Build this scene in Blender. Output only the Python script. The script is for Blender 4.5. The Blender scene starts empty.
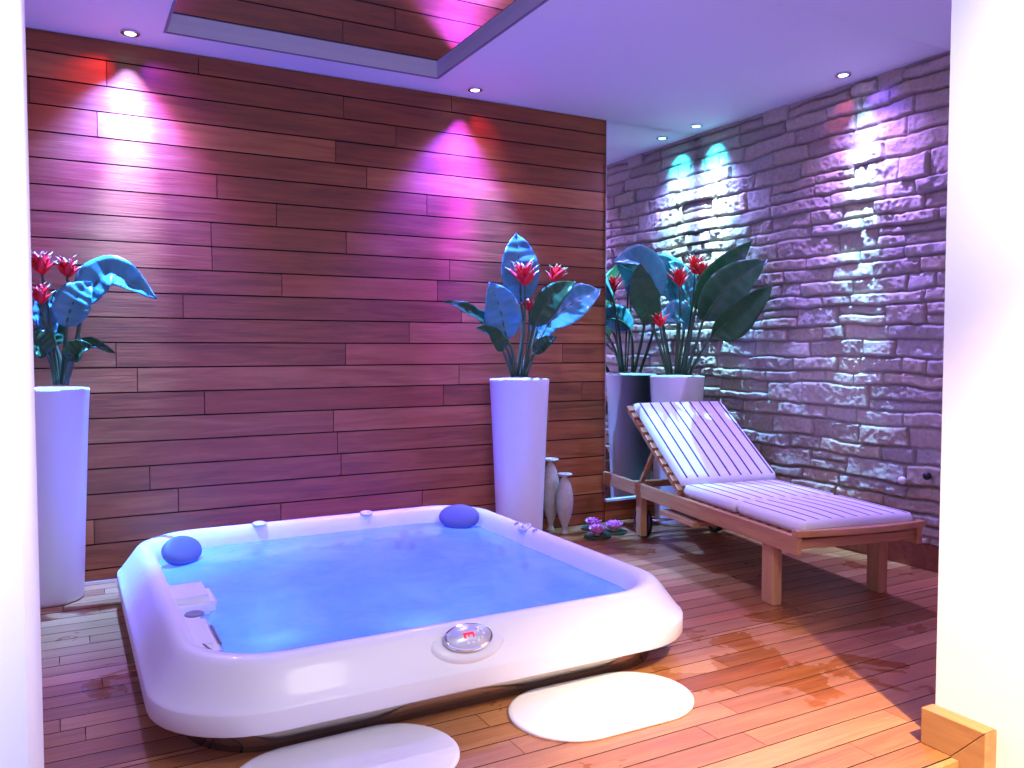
import bpy, bmesh, math, random
import numpy as np
from mathutils import Vector, Matrix, noise
random.seed(7); np.random.seed(7)
PI = math.pi
S = bpy.context.scene
COL = S.collection

# ---------------------------------------------------------------- camera
cam_d = bpy.data.cameras.new('camera'); cam = bpy.data.objects.new('camera', cam_d); COL.objects.link(cam)
cam_d.sensor_width = 36.0; cam_d.lens = 824 / 1024 * 36.0
cam_d.clip_start = 0.02
cam.location = (0, 0, 1.15)
cam.rotation_euler = (PI / 2 - 0.0442, 0, -0.4993)
S.camera = cam

# ---------------------------------------------------------------- world, exposure, big lights
world = bpy.data.worlds.new('world'); S.world = world
world.use_nodes = True
world.node_tree.nodes['Background'].inputs[0].default_value = (0.50, 0.48, 1.0, 1)
world.node_tree.nodes['Background'].inputs[1].default_value = 1.1
S.view_settings.view_transform = 'Standard'; S.view_settings.look = 'None'
S.view_settings.gamma = 1; S.view_settings.use_curve_mapping = False
S.view_settings.exposure = 0.25
S.cycles.use_denoising = True
S.cycles.max_bounces = 8; S.cycles.diffuse_bounces = 4; S.cycles.transparent_max_bounces = 8
S.cycles.sample_clamp_indirect = 6.0
S.cycles.caustics_reflective = False; S.cycles.caustics_refractive = False

def spot(name, loc, color, power, angle, blend, target, radius=0.015, parent=None):
    d = bpy.data.lights.new(name, 'SPOT'); d.color = color; d.energy = power
    d.spot_size = math.radians(angle); d.spot_blend = blend; d.shadow_soft_size = radius
    o = bpy.data.objects.new(name, d); COL.objects.link(o)
    v = Vector(target) - Vector(loc)
    q = v.to_track_quat('-Z', 'Y')
    o.rotation_euler = q.to_euler()
    o.location = loc
    if parent:
        o.parent = parent; o.location = Vector(loc) - parent.location
    return o

# outer room's warm ceiling lamp as two spots, then two added to brighten jambs
spot('warm_lamp_and_jamb_fill', (1.60, 0.20, 2.5), (1.0, 0.76, 0.42), 950, 52, 1.0, (1.92, 1.22, 0.0), 0.03)
spot('warm_lamp_and_jamb_fill', (1.30, 0.15, 2.5), (1.0, 0.90, 0.74), 105, 95, 1.0, (1.70, 1.60, 0.4), 0.28)
spot('warm_lamp_and_jamb_fill', (0.90, 0.20, 2.3), (1.0, 0.97, 0.84), 240, 48, 1.0, (2.75, 1.10, 1.75), 0.15)  # added spot that whitens the right jamb
spot('warm_lamp_and_jamb_fill', (0.55, 0.30, 2.5), (1.0, 0.96, 0.85), 620, 42, 1.0, (-0.46, 0.98, 1.20), 0.12)  # added spot that whitens the left jamb

# ---------------------------------------------------------------- helpers
def tag(o, label, cat, group=None):
    o['label'] = label; o['category'] = cat
    if group: o['group'] = group
    return o
def thing(name, label, cat, loc=(0, 0, 0), rotz=0, group=None):
    o = bpy.data.objects.new(name, None); COL.objects.link(o)
    o.location = loc; o.rotation_euler = (0, 0, rotz); o.empty_display_size = 0.05
    return tag(o, label, cat, group)
def obj(name, bm, mat, parent=None, smooth=False, bevel=0.0):
    me = bpy.data.meshes.new(name)
    bmesh.ops.recalc_face_normals(bm, faces=bm.faces)
    bm.to_mesh(me); bm.free()
    if smooth:
        for p in me.polygons: p.use_smooth = True
    if mat: me.materials.append(mat)
    o = bpy.data.objects.new(name, me); COL.objects.link(o)
    if parent: o.parent = parent
    if bevel:
        b = o.modifiers.new('bevel', 'BEVEL'); b.width = bevel; b.segments = 2; b.limit_method = 'ANGLE'
    return o
def struct(o):
    o['kind'] = 'structure'; return o
def box(bm, x0, x1, y0, y1, z0, z1):
    vs = [bm.verts.new((x, y, z)) for x in (x0, x1) for y in (y0, y1) for z in (z0, z1)]
    fs = []
    for q in ((0,1,3,2),(4,6,7,5),(0,4,5,1),(2,3,7,6),(0,2,6,4),(1,5,7,3)):
        fs.append(bm.faces.new([vs[i] for i in q]))
    return vs, fs
def newbox(x0, x1, y0, y1, z0, z1):
    bm = bmesh.new(); box(bm, x0, x1, y0, y1, z0, z1); return bm
def beam(bm, p, q, w, h, up=(0, 0, 1)):
    p = Vector(p); q = Vector(q); d = (q - p).normalized(); s = d.cross(Vector(up)).normalized(); u = s.cross(d)
    r = []
    for c in (p, q):
        r.append([bm.verts.new(c + s * a * w / 2 + u * b * h / 2) for a, b in ((-1,-1),(1,-1),(1,1),(-1,1))])
    for i in range(4):
        bm.faces.new((r[0][i], r[0][(i+1)%4], r[1][(i+1)%4], r[1][i]))
    bm.faces.new(r[0][::-1]); bm.faces.new(r[1])
def ring(bm, c, axis, r, n=24, ry=None):
    c = Vector(c); a = Vector(axis).normalized()
    s = a.cross(Vector((0, 0, 1)) if abs(a.z) < .9 else Vector((0, 1, 0))).normalized(); t = a.cross(s)
    ry = ry or r
    return [bm.verts.new(c + s * r * math.cos(2*PI*k/n) + t * ry * math.sin(2*PI*k/n)) for k in range(n)]
def bridge(bm, a, b):
    n = len(a)
    for i in range(n): bm.faces.new((a[i], a[(i+1)%n], b[(i+1)%n], b[i]))
def tube(bm, pts, rad, n=8):
    prev = None
    for i, p in enumerate(pts):
        p = Vector(p)
        d = (Vector(pts[min(i+1, len(pts)-1)]) - Vector(pts[max(i-1, 0)])).normalized()
        r = rad(i / (len(pts)-1)) if callable(rad) else rad
        a = d; ref = Vector((0, 1, 0)) if abs(a.y) < .9 else Vector((1, 0, 0))
        s = a.cross(ref).normalized(); t = a.cross(s)
        cur = [bm.verts.new(p + s*r*math.cos(2*PI*k/n) + t*r*math.sin(2*PI*k/n)) for k in range(n)]
        if prev: bridge(bm, prev, cur)
        else: bm.faces.new(cur[::-1])
        prev = cur
    bm.faces.new(prev)
def lathe(bm, prof, n=40, c=(0, 0, 0), cap=True):
    c = Vector(c); rings = []
    for r, z in prof:
        rings.append([bm.verts.new(c + Vector((r*math.cos(2*PI*k/n), r*math.sin(2*PI*k/n), z))) for k in range(n)])
    for a, b in zip(rings, rings[1:]): bridge(bm, a, b)
    if cap: bm.faces.new(rings[0][::-1]); bm.faces.new(rings[-1])
def rrect(hx, hy, r, n=10, bow=0.0):
    """rounded rectangle outline, counter clockwise"""
    P = []
    for cx, cy, a0 in ((hx-r, hy-r, 0), (-hx+r, hy-r, PI/2), (-hx+r, -hy+r, PI), (hx-r, -hy+r, 1.5*PI)):
        for k in range(n+1):
            a = a0 + PI/2*k/n; P.append((cx + r*math.cos(a), cy + r*math.sin(a)))
    out = []                                                       # extra points on the straight runs
    m = len(P)
    for i in range(m):
        p, q = P[i], P[(i+1) % m]
        out.append(p)
        if (i+1) % (n+1) == 0:
            for k in range(1, 10):
                t = k/10; out.append((p[0]*(1-t)+q[0]*t, p[1]*(1-t)+q[1]*t))
    return out

# ---------------------------------------------------------------- materials
def M(name, color=(.8,.8,.8), rough=.5, metal=0, coat=0, emit=None, es=0, spec=.5, sub=0):
    m = bpy.data.materials.new(name); m.use_nodes = True
    b = m.node_tree.nodes['Principled BSDF']
    b.inputs['Base Color'].default_value = (*color, 1); b.inputs['Roughness'].default_value = rough
    b.inputs['Metallic'].default_value = metal; b.inputs['Coat Weight'].default_value = coat
    b.inputs['Coat Roughness'].default_value = .08
    b.inputs['Specular IOR Level'].default_value = spec
    if sub: b.inputs['Subsurface Weight'].default_value = sub; b.inputs['Subsurface Radius'].default_value = (.02,.02,.02)
    if emit: b.inputs['Emission Color'].default_value = (*emit, 1); b.inputs['Emission Strength'].default_value = es
    return m
class NT:
    def __init__(s, m): s.m = m; s.t = m.node_tree; s.b = s.t.nodes.get('Principled BSDF')
    def n(s, kind, **kw):
        o = s.t.nodes.new(kind)
        for k, v in kw.items(): setattr(o, k, v)
        return o
    def l(s, a, b): s.t.links.new(a, b)
    def math(s, op, a, b=None, c=None):
        o = s.n('ShaderNodeMath', operation=op)
        for i, v in enumerate((a, b, c)):
            if v is None: continue
            if isinstance(v, (int, float)): o.inputs[i].default_value = v
            else: s.l(v, o.inputs[i])
        return o.outputs[0]
    def mix(s, f, a, b, mode='MIX'):
        o = s.n('ShaderNodeMix', data_type='RGBA', blend_type=mode)
        for k, v in (('f', f), ('a', a), ('b', b)):
            i = {'f': 0, 'a': 6, 'b': 7}[k]
            if isinstance(v, (int, float)): o.inputs[i].default_value = v
            elif isinstance(v, tuple): o.inputs[i].default_value = (*v, 1)
            else: s.l(v, o.inputs[i])
        return o.outputs[2]
    def noise(s, vec, scale, detail=4, rough=.55, dist=0):
        o = s.n('ShaderNodeTexNoise'); o.inputs['Scale'].default_value = scale; o.inputs['Detail'].default_value = detail
        o.inputs['Roughness'].default_value = rough; o.inputs['Distortion'].default_value = dist
        if vec: s.l(vec, o.inputs['Vector'])
        return o.outputs['Fac']
    def ramp(s, f, stops):
        o = s.n('ShaderNodeValToRGB'); s.l(f, o.inputs[0]); e = o.color_ramp.elements
        while len(e) < len(stops): e.new(.5)
        for el, (p, c) in zip(e, stops): el.position = p; el.color = (*c, 1) if len(c) == 3 else c
        return o.outputs[0]
    def bump(s, h, strength, dist=.01):
        o = s.n('ShaderNodeBump'); o.inputs['Strength'].default_value = strength; o.inputs['Distance'].default_value = dist
        s.l(h, o.inputs['Height']); s.l(o.outputs[0], s.b.inputs['Normal']); return o

def plank_material(name, dark, mid, light, rough, wet=False):
    m = M(name, mid, rough); t = NT(m)
    at = t.n('ShaderNodeAttribute', attribute_name='tone')        # one random colour per board
    sep = t.n('ShaderNodeSeparateColor'); t.l(at.outputs['Color'], sep.inputs[0])
    tc = t.n('ShaderNodeTexCoord')
    off = t.n('ShaderNodeVectorMath', operation='MULTIPLY_ADD')
    t.l(at.outputs['Color'], off.inputs[0]); off.inputs[1].default_value = (31, 17, 23); t.l(tc.outputs['Object'], off.inputs[2])
    mp = t.n('ShaderNodeMapping'); mp.inputs['Scale'].default_value = (1.4, 16, 16); t.l(off.outputs[0], mp.inputs[0])
    g1 = t.noise(mp.outputs[0], 1.6, 5, .6, .7)
    mp2 = t.n('ShaderNodeMapping'); mp2.inputs['Scale'].default_value = (3, 90, 90); t.l(off.outputs[0], mp2.inputs[0])
    g2 = t.noise(mp2.outputs[0], 1.5, 3)
    f = t.math('ADD', t.math('MULTIPLY', sep.outputs[0], .36), t.math('MULTIPLY', g1, .85))
    f = t.math('ADD', f, t.math('MULTIPLY', g2, .18))
    c = t.ramp(f, [(.30, dark), (.62, mid), (.95, light)])
    c = t.mix(t.math('MULTIPLY', sep.outputs[1], .35), c, tuple(x*y for x, y in zip(mid, (1.1, .62, .75))))
    if wet:                                                        # dark wet patches with outlines of their own, west of the lounger
        geo = t.n('ShaderNodeNewGeometry')
        w1 = t.noise(geo.outputs['Position'], 2.6, 4, .6, .6)
        sp = t.n('ShaderNodeSeparateXYZ'); t.l(geo.outputs['Position'], sp.inputs[0])
        dx = t.math('DIVIDE', t.math('SUBTRACT', sp.outputs[0], 2.3), .62)
        dy = t.math('DIVIDE', t.math('SUBTRACT', sp.outputs[1], 2.12), .5)
        d2 = t.math('SQRT', t.math('ADD', t.math('MULTIPLY', dx, dx), t.math('MULTIPLY', dy, dy)))
        reg = t.math('SUBTRACT', 1.0, t.math('MINIMUM', d2, 1.0))
        v = t.math('ADD', w1, t.math('MULTIPLY', reg, .20))
        k = t.ramp(v, [(.615, (0,0,0)), (.65, (1,1,1))])
        kk = t.n('ShaderNodeSeparateColor'); t.l(k, kk.inputs[0]); k = kk.outputs[0]
        c = t.mix(t.math('MULTIPLY', k, .75), c, t.mix(1.0, c, (.75, .52, .36), 'MULTIPLY'))
        r = t.math('MULTIPLY_ADD', k, -rough + .12, rough)
        r = t.math('ADD', r, t.math('MULTIPLY', g2, .06)); t.l(r, t.b.inputs['Roughness'])
    else:
        r = t.math('MULTIPLY_ADD', g1, .15, rough - .05); t.l(r, t.b.inputs['Roughness'])
    t.l(c, t.b.inputs['Base Color'])
    t.bump(t.math('ADD', g1, g2), .25, .004)
    return m
def wood(name, a, b, rough=.45, axis=1):
    m = M(name, a, rough); t = NT(m); tc = t.n('ShaderNodeTexCoord'); mp = t.n('ShaderNodeMapping')
    sc = [14, 14, 14]; sc[axis] = 1.2; mp.inputs['Scale'].default_value = sc; t.l(tc.outputs['Object'], mp.inputs[0])
    g = t.noise(mp.outputs[0], 2.2, 5, .6, .5)
    t.l(t.ramp(g, [(.3, a), (.7, b)]), t.b.inputs['Base Color']); t.bump(g, .12, .003); return m

m_wall = plank_material('wall planks', (.135, .033, .011), (.30, .078, .020), (.48, .16, .045), .40)
m_floor = plank_material('deck planks', (.21, .070, .026), (.38, .148, .050), (.53, .25, .095), .32, wet=True)
m_white = M('white plaster', (.82, .82, .83), .7)
t = NT(m_white); tc = t.n('ShaderNodeTexCoord'); t.bump(t.noise(tc.outputs['Object'], 90, 3), .08, .002)
m_ceil = M('white ceiling plaster', (.80, .80, .82), .75)
t = NT(m_ceil); tc = t.n('ShaderNodeTexCoord'); t.bump(t.noise(tc.outputs['Object'], 60, 3), .05, .002)
m_trimw = M('white light line', (.78, .79, .82), .4)
m_mirror = M('mirror glass', (.93, .95, .96), .0, 1.0)
m_alu = M('brushed aluminium', (.75, .77, .8), .25, 1.0)
m_chrome = M('chrome', (.8, .8, .82), .12, 1.0)
m_black = M('black rubber', (.012, .012, .014), .5)
m_pot = M('white ceramic', (.80, .79, .80), .35); t = NT(m_pot)
tc = t.n('ShaderNodeTexCoord'); t.bump(t.noise(tc.outputs['Object'], 25, 3), .05, .002)
m_soil = M('dark potting soil', (.03, .02, .014), .95); t = NT(m_soil); tc = t.n('ShaderNodeTexCoord'); t.bump(t.noise(tc.outputs['Object'], 80, 4), .9, .01)
m_acryl = M('white acrylic', (.80, .79, .77), .42, coat=.12); t = NT(m_acryl)
tc = t.n('ShaderNodeTexCoord'); t.bump(t.noise(tc.outputs['Object'], 7, 2), .04, .004)
m_skirt = M('satin steel skirt', (.52, .44, .38), .16, .9); t = NT(m_skirt)
tc = t.n('ShaderNodeTexCoord'); t.bump(t.noise(tc.outputs['Object'], 3, 2), .06, .01)
m_pillow = M('slate blue foam', (.10, .11, .16), .6)
m_jet = M('dark jet nozzle', (.05, .07, .11), .35)
m_grey = M('grey plastic', (.22, .22, .25), .45)
m_panel = M('silver panel', (.60, .61, .64), .3, .3)
m_red = M('red display', (.5, .0, .02), .4, emit=(1, .02, .06), es=1.2)
m_teak = wood('oiled teak', (.40, .17, .06), (.58, .28, .11))
m_teakx = wood('oiled teak across', (.42, .18, .06), (.60, .30, .12), axis=0)
m_teakz = wood('oiled teak upright', (.44, .20, .075), (.62, .33, .14), axis=2)
m_skirting = plank_material('skirting wood', (.16, .05, .025), (.30, .10, .045), (.42, .17, .08), .4)
m_pine = wood('light oak trim', (.36, .16, .055), (.48, .25, .09), axis=1)
m_mat = M('white terry rubber', (.86, .85, .88), .85); t = NT(m_mat); tc = t.n('ShaderNodeTexCoord'); t.bump(t.noise(tc.outputs['Object'], 160, 2), .25, .003)
m_vase = M('pale stoneware', (.52, .45, .38), .5); t = NT(m_vase); tc = t.n('ShaderNodeTexCoord')
t.l(t.ramp(t.noise(tc.outputs['Object'], 30, 4), [(.3, (.46,.39,.33)), (.7, (.58,.51,.44))]), t.b.inputs['Base Color'])
m_petal = M('red petal', (.85, .015, .02), .45); m_tip = M('pale petal tip', (.75, .72, .40), .5)
m_stem = M('green stem', (.06, .13, .05), .4)
m_lotus = M('pink petal', (.80, .22, .48), .45); m_lotus_c = M('yellow stamen', (.85, .55, .08), .5)
m_pad = M('dark green lily pad', (.03, .08, .03), .35)
def leafmat(name, a, b, tr=.25):
    m = M(name, a, .32); t = NT(m); tc = t.n('ShaderNodeUVMap', uv_map='uv')
    mp = t.n('ShaderNodeMapping'); mp.inputs['Scale'].default_value = (2, 46, 1); t.l(tc.outputs[0], mp.inputs[0])
    w = t.noise(mp.outputs[0], 1.0, 2)
    t.l(t.ramp(w, [(.35, a), (.68, b)]), t.b.inputs['Base Color']); t.bump(w, .2, .003)
    t.b.inputs['Transmission Weight'].default_value = 0
    tl = t.n('ShaderNodeBsdfTranslucent'); tl.inputs[0].default_value = (*[x*1.3 for x in b], 1)
    mx = t.n('ShaderNodeMixShader'); mx.inputs[0].default_value = tr
    out = m.node_tree.nodes['Material Output']
    t.l(t.b.outputs[0], mx.inputs[1]); t.l(tl.outputs[0], mx.inputs[2]); t.l(mx.outputs[0], out.inputs[0]); return m
m_leaf = leafmat('broad green leaf', (.028, .12, .035), (.045, .17, .05))
m_leaf_lit = leafmat('waxy leaf tinted by lamps', (.09, .32, .34), (.13, .42, .44), .2)  # cyan of the lamps is put into this leaf colour

# ---------------------------------------------------------------- setting
m_back = M('dark batten', (.02, .01, .008), .9)
X0, XW, YB, ZC = -1.0, 3.9, 4.47, 2.62
def boards(rows, axis, thick, gap, lmin, lmax, a0, a1, mat, name, cuts=None, face=0):
    """rows: list of (lo, hi) across the board; boards run along X. axis 'z': wall, 'y': floor"""
    bm = bmesh.new(); lay = bm.loops.layers.color.new('tone')
    if cuts:                                                        # boards at the edge of the opening are ripped lengthwise
        out = []
        for lo, hi in rows:
            c_ = [q for q in cuts[2:] if lo + .004 < q < hi - .004]
            out += [(lo, c_[0]), (c_[0], hi)] if c_ else [(lo, hi)]
        rows = out
    for lo, hi in rows:
        spans = [(a0, a1)]
        if cuts and hi > cuts[2] + .004 and lo < cuts[3] - .004: spans = [(a0, cuts[0]), (cuts[1], a1)]
        for s0, s1 in spans:
            x = s0 - random.uniform(0, lmax * .8)
            while x < s1:
                L = random.uniform(lmin, lmax); xa, xb = max(x, s0), min(x + L, s1); x += L
                if s1 - x < .15: xb = s1; x = s1
                if xb - xa < .004: continue
                tone = (random.random(), random.random() ** 2, random.random(), 1)
                g = gap / 2; j = gap * .3
                if axis == 'z': vs, fs = box(bm, xa + j, xb - j, face, face + thick, lo + g, hi - g)
                else: vs, fs = box(bm, xa + j, xb - j, lo + g, hi - g, face - thick, face)
                for f in fs:
                    for l in f.loops: l[lay] = tone
                for q in ((4, 5) if axis == 'z' else (2, 3)): fs[q].material_index = 1      # groove faces coloured dark, painting in the shade of the gaps
    o = obj(name, bm, mat); o.data.materials.append(m_back); return struct(o)
# wood back wall: boards 12 cm high
zs = [ZC]; z = ZC - .098
while z > 0: zs.append(z); z -= .1225
zs.append(0)
rows = [(b, a) for a, b in zip(zs, zs[1:]) if a - b > .02]
boards(rows, 'z', .022, .0065, .7, 2.3, X0, 3.118, m_wall, 'wall_back', face=YB - .022)
# the boarding under the mirror and the dark backing behind every board
rows2 = [(0.0, .070), (.070, .135)]
boards(rows2, 'z', .022, .004, .7, 1.6, 3.122, XW + .05, m_wall, 'trim_1', face=YB - .022)
struct(obj('trim_2', newbox(X0, XW + .15, YB, YB + .06, -.1, ZC + .15), m_back))
# deck floor
DY = .098
ys = []; y = 1.40
while y < YB - .03: ys.append((y, min(y + DY, YB - .024))); y += DY
TX, TY, THX, THY = 1.135, 3.25, .945, 1.01           # the tub's centre and half sizes
boards(ys, 'y', .024, .0042, .5, 1.7, X0, XW + .03, m_floor, 'floor', cuts=(TX - .74, TX + .74, TY - .80, TY + .80))
m_sub = M('dark subfloor', (.03, .015, .01), .9)
bm = bmesh.new()
for b in ((X0, TX-.76, 1.40, YB), (TX+.76, XW+.1, 1.40, YB), (TX-.76, TX+.76, 1.40, TY-.83), (TX-.76, TX+.76, TY+.83, YB)):
    box(bm, *b, -.06, -.025)
struct(obj('trim_3', bm, m_sub))
bm = newbox(-1.0, 2.17, 1.378, 1.398, -.20, -.001); struct(obj('trim_4', bm, m_pine))      # riser of the deck step
struct(obj('trim_5', newbox(-1.0, 5.0, -.8, 1.37, -.24, -.20), m_pine))                      # lower floor of the outer room
# strip added for the line of reflected light where deck meets boarding
struct(obj('glint_strip_back', newbox(X0, .45, YB - .034, YB - .0225, .0, .018), m_alu, bevel=.002))

# stone wall: every course and stone is relief in the mesh
def vnoise(ny, nz, cell, seed):
    r = np.random.RandomState(seed); gy, gz = int(ny/cell)+3, int(nz/cell)+3; g = r.rand(gy, gz)
    yy = np.arange(ny)/cell; zz = np.arange(nz)/cell
    iy = yy.astype(int); iz = zz.astype(int); fy = yy-iy; fz = zz-iz; fy = fy*fy*(3-2*fy); fz = fz*fz*(3-2*fz)
    A = g[np.ix_(iy, iz)]; B = g[np.ix_(iy+1, iz)]; Cc = g[np.ix_(iy, iz+1)]; D = g[np.ix_(iy+1, iz+1)]
    fy = fy[:, None]; fz = fz[None, :]
    return (A*(1-fy)*(1-fz)+B*fy*(1-fz)+Cc*(1-fy)*fz+D*fy*fz) - .5
st = .0075
SY0, SY1, SZ0, SZ1 = 1.50, YB + .02, .14, ZC + .06
ny = int((SY1-SY0)/st)+1; nz = int((SZ1-SZ0)/st)+1
Yg, Zg = np.meshgrid(SY0+np.arange(ny)*st, SZ0+np.arange(nz)*st, indexing='ij')
wy = Yg + .020*vnoise(ny, nz, 14, 1) + .008*vnoise(ny, nz, 5, 2)
wz = Zg + .020*vnoise(ny, nz, 22, 3) + .007*vnoise(ny, nz, 6, 4)
H = np.zeros((ny, nz)); ids = np.zeros((ny, nz), int); rs = np.random.RandomState(11); sid = 0
stones = []
z = SZ0 - .03
while z < SZ1 + .05:
    h = rs.choice([.068, .082, .098, .112, .13], p=[.2, .25, .25, .2, .1]); y = SY0 - rs.uniform(.05, .4)
    while y < SY1 + .05:
        L = rs.uniform(.13, .46)
        if h > .1 and rs.rand() < .4:
            k = rs.uniform(.4, .6); stones += [(y, y+L, z, z+h*k), (y, y+L, z+h*k, z+h)]
        else: stones.append((y, y+L, z, z+h))
        y += L
    z += h
tone = np.zeros((ny, nz, 3)); depth = np.full((ny, nz), -.009)
fn1 = vnoise(ny, nz, 3, 5); fn2 = vnoise(ny, nz, 8, 6); fn3 = vnoise(ny, nz, 1.6, 8)
for y0, y1, z0, z1 in stones:
    m_ = (wy >= y0) & (wy < y1) & (wz >= z0) & (wz < z1)
    if not m_.any(): 
        rs.rand(6); continue
    yy = wy[m_]; zz = wz[m_]
    d = np.minimum(np.minimum(yy-y0, y1-yy), np.minimum(zz-z0, z1-zz))
    e = np.clip((d-.002)/.009, 0, 1); e = e*e*(3-2*e)
    b = rs.uniform(.0, .021); ty = rs.uniform(-.035, .035); tz = rs.uniform(-.10, .10); rr = rs.uniform(.5, 1.6)
    hh = b + ty*(yy-(y0+y1)/2) - tz*(zz-(z0+z1)/2) + rr*(.006*fn1[m_] + .008*fn2[m_] + .005*fn3[m_])
    depth[m_] = -.007 + (hh+.011)*e
    base = np.array([(.54,.45,.36),(.60,.51,.42),(.47,.39,.32),(.57,.46,.34),(.52,.46,.40)][rs.randint(5)])
    tone[m_] = base*rs.uniform(.85, 1.12)*(.62+.38*e[:, None])
co = np.stack([XW - depth, Yg, Zg], -1).reshape(-1, 3)
i = np.arange(ny-1)[:, None]*nz + np.arange(nz-1)[None, :]
quads = np.stack([i, i+1, i+nz+1, i+nz], -1).reshape(-1, 4)
me = bpy.data.meshes.new('wall_right')
me.vertices.add(len(co)); me.vertices.foreach_set('co', co.ravel())
me.loops.add(quads.size); me.loops.foreach_set('vertex_index', quads.ravel().astype(np.int32))
me.polygons.add(len(quads)); me.polygons.foreach_set('loop_start', np.arange(0, quads.size, 4, dtype=np.int32))
me.polygons.foreach_set('loop_total', np.full(len(quads), 4, dtype=np.int32)); me.update(calc_edges=True)
ca = me.color_attributes.new('tone', 'FLOAT_COLOR', 'POINT')
ca.data.foreach_set('color', np.concatenate([tone.reshape(-1, 3), np.ones((ny*nz, 1))], 1).ravel())
m_stone = M('split limestone', (.45, .4, .35), .75); t = NT(m_stone)
at = t.n('ShaderNodeAttribute', attribute_name='tone'); tc = t.n('ShaderNodeTexCoord')
nn = t.noise(tc.outputs['Object'], 38, 6, .65)
t.l(t.mix(.55, at.outputs['Color'], t.ramp(nn, [(.3, (.62,.60,.58)), (.7, (1.15,1.1,1.05))]), 'MULTIPLY'), t.b.inputs['Base Color'])
t.bump(t.noise(tc.outputs['Object'], 70, 6, .7), .55, .008)
me.materials.append(m_stone)
for p in me.polygons: p.use_smooth = True
wr = bpy.data.objects.new('wall_right', me); COL.objects.link(wr); struct(wr)
struct(obj('trim_6', newbox(XW + .03, XW + .16, 1.3, YB + .06, -.1, ZC + .1), m_back))
bm = bmesh.new(); lay = bm.loops.layers.color.new('tone')
vs, fs = box(bm, XW + .0, XW + .029, 1.49, YB - .024, .0, .135)
for f in fs:
    for l in f.loops: l[lay] = (.4, .3, .5, 1)
struct(obj('baseboard_right', bm, m_skirting, bevel=.003))

# ceiling with the recess that holds a mirror
RX0, RX1, RY0, RY1, RZ = .457, 1.825, 1.9, 4.20, 2.664
bm = bmesh.new()
for b in ((X0, RX0, 1.49, YB), (RX1, XW + .03, 2.60, YB), (RX0, RX1, RY1, YB), (RX0, RX1, 1.49, RY0), (RX1, 2.2, 1.49, 2.60)):
    box(bm, *b, ZC, ZC + .12)
struct(obj('ceiling', bm, m_ceil))
bm = bmesh.new()                                                    # the plaster that slopes down towards the doorway
v = [bm.verts.new(p) for p in ((2.2, 2.60, ZC), (XW+.03, 2.60, ZC), (XW+.03, 1.49, 2.22), (2.2, 1.49, 2.22),
                               (2.2, 2.60, ZC+.12), (XW+.03, 2.60, ZC+.12), (XW+.03, 1.49, 2.34), (2.2, 1.49, 2.34))]
for q in ((0,3,2,1),(4,5,6,7),(0,1,5,4),(1,2,6,5),(2,3,7,6),(3,0,4,7)): bm.faces.new([v[k] for k in q])
struct(obj('trim_7', bm, m_white))
bm = bmesh.new()                                                    # thin grey strips around the recess
for b in ((RX0-.012, RX0, RY0, RY1+.012), (RX1, RX1+.012, RY0, RY1+.012), (RX0, RX1, RY1, RY1+.012)):
    box(bm, *b, ZC-.004, ZC-.0003)
struct(obj('trim_8', bm, M('grey edging', (.18, .19, .25), .5)))
o = obj('ceiling_mirror', newbox(RX0 + .001, RX1 - .001, RY0, RY1 - .001, RZ, RZ + .006), m_mirror)
tag(o, 'long mirror panel set in the ceiling recess, reflecting the wood boards', 'mirror')

struct(obj('wall_left', newbox(X0 - .1, X0, 1.40, YB + .06, -.24, ZC + .1), m_white))
# the two plaster jambs of the doorway
struct(obj('wall_front_right', newbox(2.2255, 4.1, .9, 1.488, -.24, ZC + .1), m_white))
struct(obj('wall_front_left', newbox(-1.1, -.037, .9, 1.40, -.24, ZC + .1), m_white))
bm = bmesh.new()                                                    # oak skirting on the right jamb, mitred and running down the step
xa, xb = 2.172, 2.225
def prism(bm, poly, x0, x1):
    a = [bm.verts.new((x0, y, z)) for y, z in poly]; b = [bm.verts.new((x1, y, z)) for y, z in poly]
    bm.faces.new(a); bm.faces.new(b[::-1]); bridge(bm, a, b)
prism(bm, [(1.496, .001), (1.403, .001), (1.308, .105), (1.496, .105)], xa, xb)
prism(bm, [(1.4015, .0), (1.4015, -.20), (1.306, -.20), (1.306, .105)], xa, xb)
struct(obj('baseboard_front', bm, m_pine, bevel=.002))

# wall mirror beside the boarding
mt = thing('wall_mirror', 'tall frameless mirror between the wood boards and the stone corner', 'mirror', (3.5, 4.45, .137))
obj('mirror_glass', newbox(-.376, .385, -.003, .003, 0, ZC - .139), m_mirror, mt)
obj('edge_strip', newbox(-.384, -.377, -.008, .003, 0, ZC - .139), m_alu, mt)
obj('bottom_strip', newbox(-.376, .385, -.022, -.0035, -.002, .012), m_trimw, mt)  # strip made white and wider for the floor light reflected here

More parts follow.
